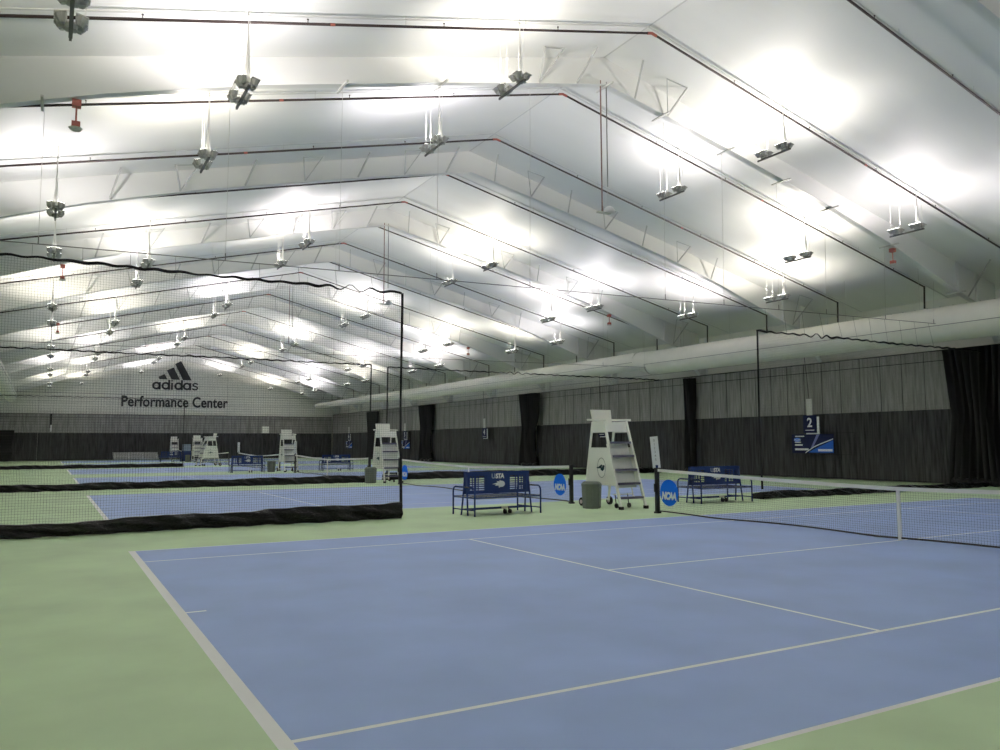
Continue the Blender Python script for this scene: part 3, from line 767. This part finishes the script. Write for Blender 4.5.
# ------------------------------------------------------------------ far wall lettering
YW = YF - .03
def lg(px, py):   # logo sheet in metres, x right, z up
    return (px, YW, py)
t = thing('wall_logo', 'black three-bar logo and lowercase brand word on the far gable wall', 'sign', (0, 0, 0))
U = 5.05 / 727.0 * 1.0   # metres per unit of the traced sheet
def lx(u): return 9.12 + (u - 135) * .00700
def lz(v): return 8.15 + (600 - v) * .00690
for poly in ([(228, 385), (322, 335), (370, 425), (245, 425)], [(355, 270), (460, 215), (565, 425), (435, 425)], [(483, 155), (577, 100), (752, 428), (615, 428)]):
    MB().prism([(lx(a), YW, lz(b)) for a, b in poly], (0, -.03, 0)).build('slanted_bar', M['logok'], t)
# brand word drawn as strokes: bowls, stems and an s
wd = MB()
def ring(cx_, cz_, ro, ri, a0=0, a1=2 * PI, n=24):
    for i in range(n):
        a, b = a0 + (a1 - a0) * i / n, a0 + (a1 - a0) * (i + 1) / n
        wd.prism([(cx_ + ro * math.cos(a), YW, cz_ + ro * math.sin(a)), (cx_ + ro * math.cos(b), YW, cz_ + ro * math.sin(b)), (cx_ + ri * math.cos(b), YW, cz_ + ri * math.sin(b)), (cx_ + ri * math.cos(a), YW, cz_ + ri * math.sin(a))], (0, -.03, 0))
for (cu, st, up) in ((200, 252, 475), (345, 398, 430), (545, 598, 430), (680, 733, 475)):
    ring(lx(cu), lz(535), .46, .235); wd.bb((lx(st) - .11, YW - .03, lz(600)), (lx(st) + .11, YW, lz(up)))
wd.bb((lx(443) - .10, YW - .03, lz(600)), (lx(443) + .10, YW, lz(478))); wd.bb((lx(443) - .10, YW - .03, lz(458)), (lx(443) + .10, YW, lz(435)))
sx_, sz_ = lx(812), lz(535)
pts_ = [(.27, .27), (.12, .36), (-.10, .37), (-.24, .26), (-.22, .10), (0, .02), (.22, -.06), (.27, -.22), (.12, -.35), (-.12, -.37), (-.30, -.26)]
for (a, b), (c, d) in zip(pts_, pts_[1:]):
    v = Vector((c - a, 0, d - b)); nrm = Vector((-v.z, 0, v.x)).normalized() * .085; v.normalize(); v *= .03
    A = Vector((sx_ + a, YW, sz_ + b)) - v; B = Vector((sx_ + c, YW, sz_ + d)) + v
    wd.prism([A + nrm, B + nrm, B - nrm, A - nrm], (0, -.03, 0))
wd.build('brand_word', M['logok'], t)
t2 = thing('wall_lettering', 'black lettering line reading Performance Center on the far wall', 'sign', (0, 0, 0))
text_obj('Performance Center', 1.72, 'lettering', M['logok'], t2, face_mx((11.75, YW, 6.66), (1, 0, 0), (0, 0, 1)), .02, .045, 0, .80, 1.02)

# ------------------------------------------------------------------ smaller hall items
def suspended_camera(y, zb, label):
    t = thing('suspended_camera', label, 'camera', (11.75, y, 0), 0, 'cameras on rods under the ridge')
    MB().tube([(0, 0, zb), (0, 0, 11.75)], .020, 6).build('rod', M['redrod'], t)
    MB().tube([(.20, .0, zb + .75), (.20, 0, 11.75)], .016, 6).build('conduit', M['cable'], t)
    MB().tube([(.20, .0, zb + .75), (.20, 0, zb)], .005, 4).build('cord', M['rod'], t)
    MB().box((.05, 0, zb), (.42, .10, .04)).build('bracket', M['rod'], t)
    MB().tube([(.24, 0, zb + .01), (.24, 0, zb + .10), (.24, 0, zb + .18), (.24, 0, zb + .21)], [.15, .15, .10, .03], 14).build('housing', M['white'], t, smooth=True)
suspended_camera(BEAM0, 8.0, 'white domed camera hanging on a reddish rod from the first ridge joint')
suspended_camera(BEAM0 + 2 * BAY, 8.0, 'small camera on a long rod below the ridge left of the divider edge')
suspended_camera(BEAM0 + 4 * BAY, 8.0, 'small distant camera on a rod below the ridge behind the netting')
def strobe(x, y, label):
    z = flange_z(abs(x - RX)) - .04
    t = thing('alarm_beacon', label, 'alarm', (x, y, 0), 0, 'red alarm beacons under the roof beams')
    MB().box((0, 0, z - .07), (.16, .16, .13)).build('junction_box', M['red'], t)
    MB().tube([(0, 0, z - .13), (0, 0, z - .45)], .018, 6).build('stem', M['red'], t)
    MB().box((0, 0, z - .50), (.15, .15, .12)).build('body', M['red'], t)
    MB().tube([(0, 0, z - .56), (0, 0, z - .60)], [.13, .10], 12).build('lens', M['rod'], t)
for i, y in enumerate((BEAM0, BEAM0 + 2 * BAY, BEAM0 + 4 * BAY)):
    strobe(-.97, y, ['red alarm beacon hanging at the upper left, nearest the camera', 'small red alarm beacon at the left, above the divider rope', 'tiny red alarm beacon at the left below the divider rope'][i])
    strobe(24.45, y, ['red alarm beacon at the right, above the air duct', 'small red alarm beacon right of the centre over the second divider', 'tiny red alarm beacon on the right slope far back'][i])
# bleacher
t = thing('bleacher', 'low aluminium bleacher against the far curtain under the lettering', 'bleacher', (7.4, 93.6, 0))
for i, (y, z) in enumerate(((0, .30), (.6, .56), (1.2, .84))):
    MB().box((0, y, z), (4.6, .26, .05)).build('plank', M['alu'], t)
    if i: MB().box((0, y - .28, z - .24), (4.6, .24, .03)).build('footboard', M['alu'], t)
    MB().box((0, y - .12, z - .12), (4.6, .02, .12)).build('riser', M['alu'], t)
for x in (-2.1, -.7, .7, 2.1):
    f = MB(); f.tube([(x, -.1, .02), (x, 1.4, .02)], .025, 4)
    for y, z in ((0, .28), (.6, .54), (1.2, .82)): f.tube([(x, y, .02), (x, y, z)], .025, 4)
    f.tube([(x, 0, .28), (x, 1.2, .82)], .02, 4); f.build('frame', M['alu'], t)
# blue cabinet by the far chair
t = thing('display_stand', 'tall narrow blue stand with a pale top beside the farthest bench', 'stand', (11.25, 84.0, 0))
MB().bb((-.45, -.12, .05), (.45, .12, 1.05)).build('body', M['navy'], t); MB().bb((-.40, -.14, 1.05), (.40, .10, 1.75)).build('pale_panel', M['logog'], t); MB().bb((-.5, -.25, 0), (.5, .25, .05)).build('base', M['rubber'], t)

# ------------------------------------------------------------------ camera, world, view
cam = bpy.data.cameras.new('camera'); co = bpy.data.objects.new('camera', cam); COL.objects.link(co); SC.camera = co
cam.sensor_fit = 'HORIZONTAL'; cam.sensor_width = 36; cam.lens = 794.41 / 1000 * 36; cam.clip_end = 300; cam.clip_start = .05
yaw, pitch, roll = .5163, .0859, -.0036
cy_, sy_, cp_, sp_ = math.cos(yaw), math.sin(yaw), math.cos(pitch), math.sin(pitch)
F = Vector((sy_ * cp_, cy_ * cp_, sp_)); R_ = Vector((cy_, -sy_, 0)); U_ = R_.cross(F)
r2 = R_ * math.cos(roll) + U_ * math.sin(roll); u2 = -R_ * math.sin(roll) + U_ * math.cos(roll)
mx = Matrix((r2, u2, -F)).transposed().to_4x4(); mx.translation = Vector((-1.202, -3.355, 1.7192)); co.matrix_world = mx
w = bpy.data.worlds.new('world'); SC.world = w; w.use_nodes = True
w.node_tree.nodes['Background'].inputs[0].default_value = (.8, .85, .9, 1); w.node_tree.nodes['Background'].inputs[1].default_value = .3
SC.view_settings.view_transform = 'Standard'; SC.view_settings.look = 'None'; SC.view_settings.gamma = 1
SC.view_settings.use_curve_mapping = False; SC.view_settings.exposure = 0.0
SC.cycles.max_bounces = 10; SC.cycles.diffuse_bounces = 7; SC.cycles.glossy_bounces = 3; SC.cycles.use_denoising = True
SC.cycles.sample_clamp_indirect = 6; SC.cycles.caustics_reflective = False; SC.cycles.caustics_refractive = False
